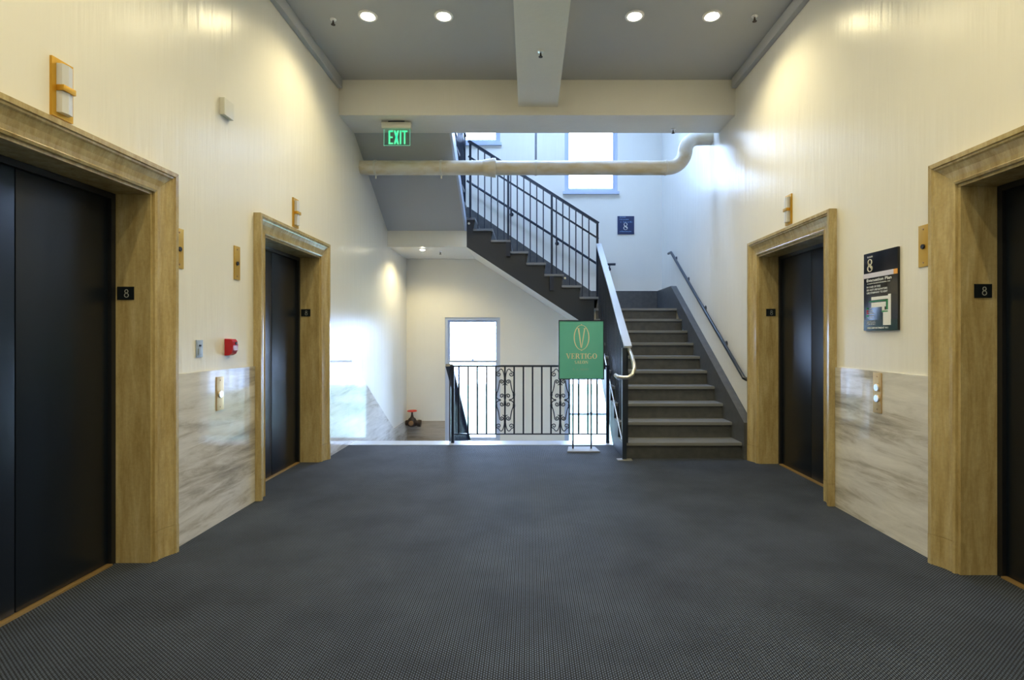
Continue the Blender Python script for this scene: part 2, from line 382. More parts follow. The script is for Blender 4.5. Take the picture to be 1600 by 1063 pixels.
prism('cross_beam', 'wall', [(6.051, 3.845), (6.58, 3.845), (6.58, 4.0), (6.16, 4.27), (6.051, 4.50)], 'X', XL, -0.9655, cl)
box('long_beam', 'wall', (-0.125, 0.325, YR, 6.05, 3.94, ZC-0.001), cl)
SKX0, SKX1, SKY0, SKY1 = -0.8, 1.4, 6.9, 8.5   # rooflight added out of view to brighten the upper stairwell with daylight
cu_ = struct(boxes('ceiling_upper', 'wall', [(XL, XR, 3.4, SKY0, ZT-0.1, ZT), (XL, XR, SKY1, YB, ZT-0.1, ZT), (XL, SKX0, SKY0, SKY1, ZT-0.1, ZT), (SKX1, XR, SKY0, SKY1, ZT-0.1, ZT)]), 'ceiling with a rooflight high over the stairwell', 'ceiling')
rl = sroot('window_5', 'rooflight of clear panes high over the stairwell', ((SKX0+SKX1)/2, (SKY0+SKY1)/2, ZT-0.05), 'window')
boxes('window_frame', 'winpaint', [(SKX0, SKX0+0.05, SKY0, SKY1, ZT-0.08, ZT), (SKX1-0.05, SKX1, SKY0, SKY1, ZT-0.08, ZT), (SKX0+0.05, SKX1-0.05, SKY0, SKY0+0.05, ZT-0.08, ZT), (SKX0+0.05, SKX1-0.05, SKY1-0.05, SKY1, ZT-0.08, ZT), (0.28, 0.32, SKY0+0.05, SKY1-0.05, ZT-0.08, ZT)], rl)
for a, b in ((SKX0+0.05, 0.28), (0.32, SKX1-0.05)): box('pane', 'glass', (a, b, SKY0+0.05, SKY1-0.05, ZT-0.03, ZT-0.024), rl)
ld = bpy.data.lights.new('sky_portal', 'AREA'); ld.shape = 'RECTANGLE'; ld.size = SKX1-SKX0; ld.size_y = SKY1-SKY0; ld.cycles.is_portal = True
lo = bpy.data.objects.new('sky_portal', ld); C.objects.link(lo); lo.location = ((SKX0+SKX1)/2, (SKY0+SKY1)/2, ZT+0.02)
struct(box('wall_upper', 'wall', (XL, XR, 3.4, 3.5, 4.51, ZT-0.1)), 'cream wall of the upper hall behind the beam', 'wall')
struct(box('floor_upper', 'stair', (XL, XR, 3.5, 6.05, 4.505, 4.54)), 'dark floor of the upper hall', 'floor')
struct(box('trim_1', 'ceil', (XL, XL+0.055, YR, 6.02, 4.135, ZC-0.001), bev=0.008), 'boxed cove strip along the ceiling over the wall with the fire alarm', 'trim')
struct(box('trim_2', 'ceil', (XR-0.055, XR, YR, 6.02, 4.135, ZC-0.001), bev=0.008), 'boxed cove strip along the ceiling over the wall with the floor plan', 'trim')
# white edge strip between carpet and stairwell
struct(box('trim_3', 'winpaint', (XL, 1.0, FE+0.001, 6.60, -0.30, 0.004)), 'white painted edge strip between carpet and open stairwell', 'trim')
struct(box('ground', 'ground', (-160, 160, 12, 330, -28.4, -28)), 'green park land far below the windows', 'ground')

# marble dado
def dado(wall, mat, sgn, x, y0, y1, zt):
    return box('marble_panel', mat, (x, x-sgn*0.014, y0, y1, 0.0, zt), wall)
dado(wl, 'marble', -1, XL, 3.055+CW+0.001, 4.33-CW-0.001, 1.07)
dado(wr, 'marble', 1, XR, 2.90+CW+0.001, 4.20-CW-0.001, 1.07)
dado(wl, 'marble', -1, XL, YR+0.01, 1.87-CW-0.001, 1.07)
dado(wr, 'marble', 1, XR, YR+0.01, 1.68-CW-0.001, 1.07)
prism('marble_panel', 'marble', [(5.50+CW+0.001, 0.0), (5.50+CW+0.001, 1.07), (6.35, 1.07), (6.35, -0.0)], 'X', XL, XL+0.014, wl)
prism('marble_panel', 'marble', [(6.351, -0.2), (6.351, 1.07), (8.48, -0.175), (YB, -0.175), (YB, -1.40), (8.5, -1.40), (6.6, -0.2)], 'X', XL, XL+0.014, wl)
boxes('marble_panel', 'marbledull', [(XL+0.015, -1.50, YB-0.014, YB, -1.40, -0.19)], wb)
boxes('marble_panel', 'marbledull', [(-1.499, -0.50, YB-0.014, YB, -1.40, -0.62)], wb)

# ------------------------------------------------------------------ lift doors
CPROF = [(0.0, 0.0), (0.0, 0.020), (0.012, 0.026), (0.018, 0.020), (0.040, 0.022), (0.070, 0.030), (0.100, 0.044), (0.108, 0.052), (0.118, 0.052), (0.122, 0.060), (0.146, 0.060), (0.148, 0.054), (0.148, 0.0)]
def lift_door(name, side, y0, y1, label):
    s = -1 if side == 'L' else 1; xw = XL if s < 0 else XR
    root = sroot(name, label, (xw, (y0+y1)/2, 0), 'elevator door')
    px = lambda wv: xw - s*wv
    def casing(nm, stations):
        bm = bmesh.new(); R = []
        for f in stations: R.append([bm.verts.new(f(u, wv)) for u, wv in CPROF])
        k = len(CPROF)
        for i in range(len(R)-1):
            for j in range(k): bm.faces.new((R[i][j], R[i][(j+1) % k], R[i+1][(j+1) % k], R[i+1][j]))
        bm.faces.new(R[0]); bm.faces.new(R[-1][::-1])
        return mk(nm, bm, 'stone', root)
    for yy, d in ((y0, -1), (y1, 1)):
        casing('plinth_block', [lambda u, wv: (px(wv*1.03), yy+d*u, 0.0), lambda u, wv: (px(wv*1.03), yy+d*u, 0.17)])
        casing('side_casing', [lambda u, wv: (px(wv), yy+d*u, 0.172), lambda u, wv: (px(wv), yy+d*u, DH+u*0.985)])
    casing('head_casing', [lambda u, wv: (px(wv), y0-u, DH+u), lambda u, wv: (px(wv), y1+u, DH+u)])
    D = 0.205                                # depth of the stone lining
    for yy, d in ((y0, 1), (y1, -1)):
        box('jamb_lining', 'stone', (px(0.006), px(-D), yy-d*0.0, yy+d*0.018, 0.0, DH-0.018), root)
        box('door_frame', 'doorframe', (px(-D+0.012), px(-D-0.06), yy+d*0.019, yy+d*0.050, 0.0, DH-0.05), root)
    box('head_lining', 'stone', (px(0.006), px(-D), y0+0.001, y1-0.001, DH-0.017, DH), root)
    box('door_head', 'doorframe', (px(-D+0.012), px(-D-0.06), y0+0.019, y1-0.019, DH-0.05, DH-0.018), root)
    ym = (y0+y1)/2
    for a, b in ((y0+0.051, ym-0.003), (ym+0.003, y1-0.051)):
        p = box('door_panel', 'door', (px(-D-0.008), px(-D-0.05), a, b, 0.012, DH-0.051), root, bev=0.003)
    box('door_backing', 'doorframe', (px(-D-0.061), px(-D-0.10), y0+0.03, y1-0.03, 0.0, DH-0.02), root)
    box('sill', 'brasspale', (px(-D+0.02), px(-D-0.06), y0+0.051, y1-0.051, 0.0, 0.010), root)
    # floor number plate on the far jamb
    xc = px(-0.135) if s < 0 else px(-0.115); hw_ = 0.048
    plt = box('number_plate', 'plate', (xc-hw_, xc+hw_, y1-0.018-0.004, y1-0.0181, 1.515, 1.590), root)
    pl = Plane((xc, y1-0.0221, 1.5525), (1, 0, 0), (0, 0, 1), (0, -1, 0))
    polys('number', 'engraved', pl, ring(0.006, 0.011, 0.011, 0.0115, 0.004, 0.004, n=16)+ring(0.006, -0.012, 0.0135, 0.0135, 0.004, 0.004, n=16), plt, 0.001)
    return root
lift_door('door_1', 'L', *DOORS['L'][0], 'dark elevator door in travertine surround next to the grey rocker switch')
lift_door('door_2', 'L', *DOORS['L'][1], 'dark elevator door in travertine surround between fire alarm and stairwell')
lift_door('door_3', 'R', *DOORS['R'][0], 'dark elevator door in travertine surround next to the key plate and floor plan')
lift_door('door_4', 'R', *DOORS['R'][1], 'dark elevator door in travertine surround between floor plan and stair handrail')

# ------------------------------------------------------------------ windows
def window(i, x0, x1, z0, z1, label):
    root = sroot('window_%d' % i, label, ((x0+x1)/2, YB+0.1, z0), 'window')
    ya, yb = YB+0.02, YB+0.14; f = 0.045
    bm = bmesh.new()
    for b in ((x0, x0+f, ya, yb, z0, z1), (x1-f, x1, ya, yb, z0, z1), (x0+f, x1-f, ya, yb, z1-f, z1), (x0+f, x1-f, ya, yb, z0, z0+f*0.7)): bbox(bm, *b)
    mk('window_frame', bm, 'winpaint', root)
    zm = z0+(z1-z0)*0.645 if i == 1 else z0+(z1-z0)*0.5
    for (a, b, yo, nm) in ((zm-0.02, z1-f-0.001, 0.055, 'upper_sash'), (z0+f*0.7+0.001, zm+0.02, 0.015, 'lower_sash')):
        q = 0.035; bm = bmesh.new(); X0, X1 = x0+f+0.001, x1-f-0.001; Ya, Yb = ya+yo, ya+yo+0.034
        for bb in ((X0, X0+q, Ya, Yb, a, b), (X1-q, X1, Ya, Yb, a, b), (X0+q, X1-q, Ya, Yb, b-q, b), (X0+q, X1-q, Ya, Yb, a, a+q)): bbox(bm, *bb)
        sh = mk(nm, bm, 'winpaint', root)
        box('pane', 'glass', (X0+q, X1-q, Ya+0.014, Ya+0.018, a+q, b-q), sh)
    latheo('sash_lock', 'iron', [(0.0, 0), (0.03, 0.002), (0.028, 0.012), (0.0, 0.026)], ((x0+x1)/2, ya+0.03, zm+0.0205), (0, 0, 1), root, 12)
    box('sill', 'winpaint', (x0-0.03, x1+0.03, YB-0.035, YB+0.02, z0-0.05, z0-0.001), root)
    # sky portal inside the opening
    ld = bpy.data.lights.new('sky_portal', 'AREA'); ld.shape = 'RECTANGLE'; ld.size = x1-x0; ld.size_y = z1-z0
    ld.cycles.is_portal = True
    lo = bpy.data.objects.new('sky_portal', ld); C.objects.link(lo); lo.location = ((x0+x1)/2, YB+0.2, (z0+z1)/2)
    lo.rotation_euler = (-math.pi/2, 0, 0)
    return root
window(1, *WIN[0], 'tall sash window behind the iron railing, under the stair landing')
window(2, *WIN[1], 'low sash window seen below the green poster through the railing bars')
window(3, *WIN[2], 'upper sash window above the top of the sloping stair rail')
window(4, *WIN[3], 'upper sash window crossed by the ceiling pipe')

# ------------------------------------------------------------------ staircases
def nose_box(parent, b): return box('tread', 'nosing', b, parent, bev=0.006)
Y1, XS0, XS1 = 5.63, 1.00, 2.27            # first nosing line, left and right ends of the entry flight
st1 = thing('staircase', 'charcoal stair flight rising from the carpet beside the right hand elevator', 'staircase', ((XS0+XS1)/2, Y1, 0))
for k in range(10):
    z = (k+1)*RS; y = Y1+k*TR
    box('riser', 'stair', (XS0+0.031, XS1, y+0.028, y+0.045, z-RS+(0.001 if k else 0), z-0.036), st1)
    if k < 9: nose_box(st1, (XS0+0.002, XS1, y, y+TR+0.028, z-0.035, z))
ZL1 = 10*RS; YL1 = Y1+9*TR
box('landing', 'nosing', (XS0+0.002, XR-0.001, YL1, YB-0.001, ZL1-0.035, ZL1), st1)
box('landing_soffit', 'wall', (XS0+0.002, XR-0.001, YL1+0.05, YB-0.001, ZL1-0.34, ZL1-0.036), st1)
def zig(y0, n):
    p = []
    for k in range(n):
        y = y0+k*TR+0.0455; p += [(y, k*RS), (y, (k+1)*RS-0.0355)]
    return p
zz = [(Y1+0.02, 0.0), (Y1+0.02, RS-0.0355)] + zig(Y1, 9)[2:] + [(YL1+0.0455, 8.9*RS), (YL1+0.0455, 8.9*RS-0.30), (Y1+0.62, 0.0)]
prism('outer_string', 'string', zz, 'X', XS0, XS0+0.03, st1)
prism('soffit', 'wall', [(Y1+0.70, 0.0), (YL1+0.05, ZL1-0.36), (YL1+0.05, ZL1-0.42), (Y1+0.95, 0.0)], 'X', XS0+0.031, XR-0.001, st1)
prism('wall_string', 'stair', [(5.43+CW+0.004, 0.0), (5.43+CW+0.004, 0.395), (8.47, 2.12), (YB-0.002, 2.12), (YB-0.002, ZL1), (YL1+0.04, ZL1-0.02), (Y1+0.5, 0.0)], 'X', XS1+0.001, XR-0.001, st1)
box('wall_string', 'stair', (1.10, XS1, YB-0.03, YB-0.002, ZL1+0.001, 2.12), st1)

# second flight, along the back wall
YF = YL1+0.01                                # front face of the second flight
X2 = 1.075
st2 = thing('staircase', 'charcoal stair flight with dark zigzag string climbing along the back wall', 'staircase', (0, YF, ZL1))
T2 = 0.2725
for k in range(8):
    z = ZL1+(k+1)*RS; x = X2-k*T2
    bm = bmesh.new()                          # raking riser
    prism('', '', [(x-0.006, z-0.036), (x-0.03, z-RS+(0.001)), (x-0.045, z-RS+0.001), (x-0.02, z-0.036)], 'Y', YF+0.031, YB-0.031, None, bm)
    mk('riser', bm, 'stair', st2)
    if k < 7: nose_box(st2, (x-T2-0.03, x, YF-0.035, YB-0.031, z-0.035, z))
ZL2 = ZL1+8*RS; XL2 = X2-7*T2
box('landing', 'nosing', (XL+0.001, XL2, YF-0.02, YB-0.001, ZL2-0.035, ZL2), st2)
XF3 = -0.965                                 # right edge of the flight above the exit sign
box('landing_soffit', 'wall', (XL+0.001, XF3, YF+0.001, YB-0.001, 2.69, ZL2-0.036), st2)
zz = []
for k in range(8):
    x = X2-k*T2-0.03; zz += [(x, ZL1+k*RS-0.0355), (x, ZL1+(k+1)*RS-0.0355)]
zz[0] = (0.999, ZL1-0.20); zz[1] = (0.999, zz[1][1])
zz += [(XF3+0.001, ZL2-0.0355), (XF3+0.001, 2.69)]
zz += [(0.999, 2.69-(0.999-XF3)*0.653)]
prism('outer_string', 'string', zz, 'Y', YF, YF+0.03, st2)
prism('soffit', 'wall', [(XF3+0.001, 2.69), (1.0, 2.69-(1.0-XF3)*0.653), (1.0, 2.75-(1.0-XF3)*0.653), (XF3+0.001, 2.75)], 'Y', YF+0.0305, YB-0.001, st2)
prism('wall_string', 'stair', [(1.098, ZL1+0.001), (1.098, 2.12), (-1.08, 3.61), (XL+0.001, 3.61), (XL+0.001, ZL2+0.001), (XL2, ZL2+0.001)], 'Y', YB-0.0305, YB-0.002, st2)
for xp in (-0.323, 0.345):
    zt = ZL1+math.ceil((X2-xp)/T2)*RS
    box('post_bracket', 'rail', (xp-0.032, xp+0.032, YF-0.05, YF-0.001, zt-0.255, zt-0.036), st2)
for xx, zz_ in ((0.55, ZL1+3*RS-0.06), (-0.93, ZL2-0.09)):
    latheo('step_lamp', 'cream_print', [(0.0, 0), (0.018, 0.0), (0.016, 0.014), (0.0, 0.018)], (xx, YF-0.001, zz_), (0, -1, 0), st2, 12)

# third flight, coming back towards the lobby over the exit sign
st3 = thing('staircase', 'upper stair flight whose plain grey soffit slopes above the pipe', 'staircase', ((XL+XF3)/2, YF, ZL2))
for k in range(8):
    z = ZL2+(k+1)*RS; y = YF-k*0.27
    box('riser', 'stair', (XL+0.001, XF3-0.031, y-0.04, y-0.025, z-RS+0.001, z-0.036), st3)
    if k < 7: nose_box(st3, (XL+0.001, XF3+0.005, y-0.27-0.028, y, z-0.035, z))
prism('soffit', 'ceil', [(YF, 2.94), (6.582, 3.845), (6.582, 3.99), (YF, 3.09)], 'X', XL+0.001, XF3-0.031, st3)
prism('outer_string', 'winpaint', [(YF, 2.935), (6.582, 3.84), (6.582, 4.10), (YF, 3.10)], 'X', XF3-0.03, XF3, st3)

# flight down from the lobby
st4 = thing('staircase', 'stair flight going down from the white edge strip beside the sloping dado', 'staircase', ((XL+XF3)/2, 6.60, -1.4))
for k in range(8):
    z = -k*RS; y = 6.60+k*0.268
    box('riser', 'stair', (XL+0.015, XF3, y+0.001, y+0.016, z-RS+0.001, z-0.036), st4)
    if k: nose_box(st4, (XL+0.015, XF3+0.003, y-0.268+0.001, y+0.026, z-0.035, z))
box('landing', 'nosing', (XL+0.015, -0.50, 6.60+7*0.268+0.001, YB-0.015, -1.45, -1.396), st4)
prism('soffit', 'wall', [(6.601, -0.30), (8.49, -1.46), (8.49, -1.62), (6.601, -0.46)], 'X', XL+0.015, XF3-0.001, st4)

# ------------------------------------------------------------------ stair railings
def slope_rail(name, label, P0, P1, side, mats, hb, spacing, posts, low=None, cap=(0.032, 0.014), base=None, group=None, extra=None):
    """raked railing from P0 to P1 (cap line); base(t) gives the foot height"""
    P0, P1 = Vector(P0), Vector(P1); root = thing(name, label, 'railing', (P0.x, P0.y, base(0)), group)
    bar('top_rail', mats[0], [P0, P1], cap[0], cap[1], side, root)
    for off in (low or []): bar('mid_rail', mats[1], [P0-Vector((0, 0, off)), P1-Vector((0, 0, off))], 0.012, 0.012, side, root)
    Lh = (Vector((P1.x, P1.y, 0))-Vector((P0.x, P0.y, 0))).length; n = int(Lh/spacing)
    for t in posts:
        p = P0.lerp(P1, t); box('post', mats[1], (p.x-0.017, p.x+0.017, p.y-0.017, p.y+0.017, base(t), p.z-cap[1]), root)
    for i in range(1, n+1):
        t = (i-0.5)/n
        if any(abs(t-q) < 0.5/n*0.75 for q in posts): continue
        p = P0.lerp(P1, t); r_ = 0.0085
        box('baluster', mats[1], (p.x-r_, p.x+r_, p.y-r_, p.y+r_, base(t), p.z-cap[1]), root)
    return root
# entry flight: polished flat cap, square bars
p0 = (1.045, 5.58, 1.195); p1 = (1.06, YF-0.065, 2.72)
def base1(t):
    y = p0[1]+(p1[1]-p0[1])*t; return max(0.0, min(ZL1, (math.floor((y-Y1)/TR)+1)*RS)) if y > Y1 else 0.0
r1 = slope_rail('stair_railing', 'stair railing with polished steel cap rising from the carpet past the poster', p0, p1, (1, 0, 0), ('chrome', 'rail'), 1.0, 0.105, (), cap=(0.040, 0.012), base=base1)
box('newel_post', 'rail', (0.985, 1.030, 5.585, 5.626, 0.0085, 1.185), r1)
box('base_plate', 'chrome', (0.93, 1.085, 5.55, 5.628, 0.0, 0.008), r1)
bar('bottom_rail', 'chrome', [(0.992, 5.66, 0.20), (0.992, 7.2, 1.20)], 0.004, 0.008, (1, 0, 0), r1)
tubeo('rail_return', 'chrome', [(1.06, 5.62, 1.17), (1.068, 5.50, 1.10), (1.068, 5.40, 1.03), (1.062, 5.345, 0.975), (1.04, 5.32, 0.925), (1.00, 5.32, 0.895), (0.955, 5.34, 0.89), (0.90, 5.39, 0.895), (0.885, 5.43, 0.91)], 0.020, r1, 12)
# second flight
q0 = (1.065, YF-0.025, 3.045); q1 = (-0.935, YF-0.025, 4.313)
def base2(t):
    x = q0[0]+(q1[0]-q0[0])*t; return ZL1+max(0, math.ceil((X2-x)/T2))*RS if x > XL2 else ZL2
base2s = lambda t: min(base2(t), ZL2)+0.0005
r2 = slope_rail('stair_railing', 'dark stair railing of slim bars sloping across the back wall', q0, q1, (0, 1, 0), ('rail', 'rail'), 1.0, 0.0975, (0.01, (1.065-0.345)/2.0, (1.065+0.323)/2.0, 0.985), low=(0.235,), cap=(0.024, 0.019), base=base2s)
# third flight
def base3(t):
    return ZL2+max(1, math.ceil(t*1.95/0.27+0.01))*RS+0.0005
r3 = slope_rail('stair_railing', 'stair railing of the upper flight seen edge on beside the grey soffit', (XF3-0.02, YF-0.075, 4.36), (XF3-0.02, 6.2, 5.55), (1, 0, 0), ('rail', 'rail'), 1.0, 0.13, (0.012,), low=(0.235,), cap=(0.026, 0.016), base=lambda t: min(base3(t), 4.54))
# flight down
d0 = (-0.985, 6.50, 0.955); d1 = (-0.985, 8.45, -0.33)
def base4(t):
    y = 6.50+1.95*t; return -max(0, math.floor((y-6.575)/0.268)+1)*RS if y > 6.6 else 0.0045
r4 = slope_rail('stair_railing', 'dark stair railing plunging down behind the left end of the scrolled railing', d0, d1, (1, 0, 0), ('rail', 'rail'), 1.0, 0.135, (0.985,), cap=(0.045, 0.018), base=lambda t: base4(t)+0.0005)

# ------------------------------------------------------------------ scrolled iron railing at the well edge
YI = 6.47; ZI0, ZI1 = 0.112, 0.945
ir = thing('scroll_railing', 'low blue black iron railing with scrolled panels along the stairwell edge', 'railing', (0, YI, 0))
XA, XB = -0.938, 0.960
bar('top_rail', 'iron', [(XA-0.03, YI, ZI1), (XB+0.02, YI, ZI1)], 0.020, 0.011, (0, 1, 0), ir)
bar('bottom_rail', 'iron', [(XA, YI, ZI0), (XB, YI, ZI0)], 0.008, 0.007, (0, 1, 0), ir)
for x in (XA, XB):
    box('newel_post', 'iron', (x-0.019, x+0.019, YI-0.019, YI+0.019, 0.0045, ZI1-0.012), ir)
sp = 0.1128; xb = [-0.862+sp*i for i in range(17)]
bmesh_b = bmesh.new(); bbox(bmesh_b, -0.0098, 0.0098, -0.008, 0.008, ZI0+0.008, ZI1-0.012); meb = bpy.data.meshes.new('baluster'); bmesh_b.to_mesh(meb); bmesh_b.free()
for i, x in enumerate(xb):
    if x > XB-0.03: continue
    link('baluster', meb, 'iron', ir, (x, YI, 0))
def spiral(cx, cz, r0, a0, turns, sgn, n=22):
    """points from the rim inwards"""
    return [(cx+r0*(1-0.80*i/n)*math.cos(a0+sgn*2*math.pi*turns*i/n), cz+r0*(1-0.80*i/n)*math.sin(a0+sgn*2*math.pi*turns*i/n)) for i in range(n+1)]
def bez(p0, p1, p2, p3, n=12):
    o = []
    for i in range(n+1):
        t = i/n; a = (1-t)**3; b = 3*t*(1-t)**2; c = 3*t*t*(1-t); d = t**3
        o.append((a*p0[0]+b*p1[0]+c*p2[0]+d*p3[0], a*p0[1]+b*p1[1]+c*p2[1]+d*p3[1]))
    return o
zc = (ZI0+ZI1)/2; H = (ZI1-ZI0)/2-0.015
def pt(x, zoomz):  # panel units: half width 1 = one bar spacing, height 1 = half the panel
    return (x*sp, zoomz*H)
def scroll_paths():
    A = []
    # outward C scroll at the end, stem running down to the collar on the centre bar
    s = spiral(0.68*sp, 0.79*H, 0.033, math.radians(90), 1.35, -1)
    c = bez(pt(0.06, 0.62), pt(0.10, 0.95), pt(0.45, 1.02), (0.68*sp, 0.79*H+0.033))
    A.append(c+s[1:])
    # inward curl under the collar
    s = spiral(0.36*sp, 0.555*H, 0.027, math.radians(20), 1.3, 1)
    c = bez((0.36*sp+0.027*math.cos(0.35), 0.555*H+0.027*math.sin(0.35)), pt(0.66, 0.40), pt(0.75, 0.28), pt(0.95, 0.17))
    c2 = bez(pt(0.95, 0.17), pt(1.0, 0.08), pt(0.80, 0.0), pt(0.44, 0.012), 10)
    A.append(s[::-1]+c[1:]+c2[1:])
    # curl at the middle
    s = spiral(0.34*sp, 0.125*H, 0.028, math.radians(200), 1.3, -1)
    A.append([pt(0.04, 0.10)]+s)
    # small link from collar to inward curl
    A.append([pt(0.05, 0.55), pt(0.12, 0.47), pt(0.28, 0.46)])
    return A
SP = scroll_paths()
def scroll_mesh(sx, sz):
    bm = bmesh.new()
    for p in SP: tube(bm, [(sx*u, 0, sz*v) for u, v in p], 0.0062, 6)
    bmesh.ops.recalc_face_normals(bm, faces=bm.faces)
    me = bpy.data.meshes.new('scroll'); bm.to_mesh(me); bm.free()
    for q in me.polygons: q.use_smooth = True
    return me
SM = {(sx, sz): scroll_mesh(sx, sz) for sx in (-1, 1) for sz in (-1, 1)}
bm = bmesh.new(); lathe(bm, [(0.008, -0.035), (0.014, -0.02), (0.016, 0.0), (0.014, 0.02), (0.008, 0.035)], (0, 0, 0), (0, 0, 1), 10); mec = bpy.data.meshes.new('collar'); bm.to_mesh(mec); bm.free()
for xc in (xb[5], xb[11]):
    for kk in SM: link('scroll', SM[kk], 'iron', ir, (xc, YI, zc))
    for z in (0.60*H, -0.60*H, 0.10*H, -0.10*H): link('collar', mec, 'iron', ir, (xc, YI, zc+z))
    for dx in (-1, 1):
        for z in (0.17*H, -0.17*H): link('collar', mec, 'iron', ir, (xc+dx*sp*0.97, YI, zc+z))

# ------------------------------------------------------------------ wall handrails
def handrail(label, path, brackets, wall_n, mat='rail', r=0.021):
    root = thing('handrail', label, 'handrail', path[0])
    tubeo('rail', mat, path, r, root, 12)
    for b in brackets:
        b = Vector(b); wn = Vector(wall_n[0]); dist = wall_n[1]
        tubeo('bracket', mat, [b-Vector((0, 0, r*0.9)), b-Vector((0, 0, 0.055))+wn*dist*0.35, b-Vector((0, 0, 0.075))+wn*(dist-0.006)], 0.009, root, 8)
        latheo('wall_rose', mat, [(0.0, 0), (0.036, 0.0), (0.034, 0.008), (0.012, 0.016), (0.0, 0.016)], b-Vector((0, 0, 0.075))+wn*(dist-0.0005), -wn, root, 14)
    return root
hx = XR-0.075
hp0 = Vector((hx, 5.62, 0.865)); hp1 = Vector((hx, 8.50, 2.66))
hl = lambda t: hp0.lerp(hp1, t)
handrail('round dark handrail on the wall between elevator and upper landing', [(XR-0.002, hp0.y-0.02, hp0.z-0.02), (hx+0.02, hp0.y-0.012, hp0.z-0.012), hp0, hp1, (hx+0.005, hp1.y+0.04, hp1.z+0.012), (hx, hp1.y+0.17, hp1.z+0.012)],
         [hl(0.24), hl(0.5), hl(0.76), hl(0.985)], ((1, 0, 0), 0.075))
hy = YB-0.085
g0 = Vector((1.21, hy, 2.585)); g1 = Vector((-1.1, hy, 4.06))
handrail('round dark handrail on the back wall behind the sloping railing', [(1.52, hy, 2.585), g0, g1], [Vector((1.42, hy, 2.585)), g0.lerp(g1, 0.31), g0.lerp(g1, 0.66)], ((0, 1, 0), 0.085))

# ------------------------------------------------------------------ pipe under the beam
YP, ZP, RP = 6.85, 3.497, 0.092
pp = thing('drain_pipe', 'thick cream painted pipe crossing the stairwell below the beam and bending up at its end', 'pipe', (0, YP, ZP))
tubeo('pipe_run', 'pipe', [(XL+0.001, YP, ZP), (-0.6, YP, ZP)], RP, pp, 28)
tubeo('pipe_run', 'pipe', [(-0.43, YP, ZP), (1.77, YP, ZP)], RP, pp, 28)
latheo('coupling', 'pipe', [(RP, 0), (RP+0.012, 0.02), (RP+0.016, 0.05), (RP+0.024, 0.11), (RP+0.030, 0.125), (RP+0.030, 0.165), (RP, 0.17)], (-0.60, YP, ZP), (1, 0, 0), pp, 28)
ep = [(1.77, YP, ZP)]
for i in range(1, 11):
    a = math.radians(-90+i*8.6); ep.append((1.79+0.235*math.cos(a), YP, ZP+0.235+0.235*math.sin(a)))
ex, ez = ep[-1][0], ep[-1][2]
for i in range(1, 11):
    a = math.radians(180-4-i*8.6); ep.append((ex+0.165-0.165*math.cos(math.radians(i*8.6)), YP, ez+0.165*math.sin(math.radians(i*8.6))))
ep.append((XR-0.001, YP, ep[-1][2]+0.004))
tubeo('elbow', 'pipe', ep, RP*0.99, pp, 28)
latheo('joint_ring', 'pipe', [(RP, 0), (RP+0.006, 0.004), (RP+0.006, 0.02), (RP, 0.024)], (1.755, YP, ZP), (1, 0, 0), pp, 28)
for x, top in ((-1.99, 3.66), (-1.14, 3.66), (0.085, 4.30)):
    bm = bmesh.new(); lathe(bm, [(RP+0.001, -0.014), (RP+0.007, -0.014), (RP+0.007, 0.014), (RP+0.001, 0.014)], (x, YP, ZP), (1, 0, 0), 28)
    cl_ = mk('clamp', bm, 'plastic', pp, smooth=True)
    if top > 4: bar('hanger_strap', 'greyplastic', [(x, YP, ZP+RP), (x, YP-0.01, 3.80), (x, 6.60, 4.25), (x, 6.585, 4.40)], 0.014, 0.005, (1, 0, 0), pp)
    else: tubeo('hanger_rod', 'plastic', [(x, YP, ZP-RP-0.05), (x, YP, ZP-RP+0.0)], 0.009, pp, 8)

# ------------------------------------------------------------------ exit sign
ex_ = thing('exit_sign', 'green lettered clear exit sign hanging from the cross beam', 'exit sign', (-1.57, 6.24, 3.845))
x0, x1 = -1.735, -1.39; ye = 6.24
box('canopy', 'iron', (-1.66, -1.47, ye-0.03, ye+0.03, 3.826, 3.845), ex_)
box('housing', 'plastic', (x0, x1, ye-0.045, ye+0.045, 3.755, 3.826), ex_, bev=0.006)
zp0, zp1 = 3.562, 3.7545
pan = box('panel', 'acrylic', (x0+0.016, x1-0.016, ye-0.004, ye+0.004, zp0, zp1), ex_)
pl = Plane((x0+0.016, ye-0.0041, zp0), (1, 0, 0), (0, 0, 1), (0, -1, 0)); W_, H_ = x1-x0-0.032, zp1-zp0
polys('edge_glow', 'exitedge', pl, [rect(0, 0, W_, 0.006), rect(0, 0.006, 0.006, H_), rect(W_-0.006, 0.006, W_, H_)], pan, 0.001)
def EX(u, v, w_, h, ch, t=0.017):
    if ch == 'E': return [rect(u, v, u+t, v+h), rect(u+t, v, u+w_, v+t), rect(u+t, v+h-t, u+w_, v+h), rect(u+t, v+h/2-t/2, u+w_*0.9, v+h/2+t/2)]
    if ch == 'X': return [[(u, v), (u+t*1.25, v), (u+w_, v+h), (u+w_-t*1.25, v+h)], [(u+w_-t*1.25, v), (u+w_, v), (u+t*1.25, v+h), (u, v+h)]]
    if ch == 'I': return [rect(u, v, u+t, v+h)]
    if ch == 'T': return [rect(u, v+h-t, u+w_, v+h), rect(u+w_/2-t/2, v, u+w_/2+t/2, v+h-t)]
lp = EX(0.058, 0.018, 0.052, 0.16, 'E')+EX(0.120, 0.018, 0.060, 0.16, 'X')+EX(0.190, 0.018, 0.02, 0.16, 'I')+EX(0.214, 0.018, 0.066, 0.16, 'T')
polys('lettering', 'exitgreen', pl, lp, pan, 0.0025)

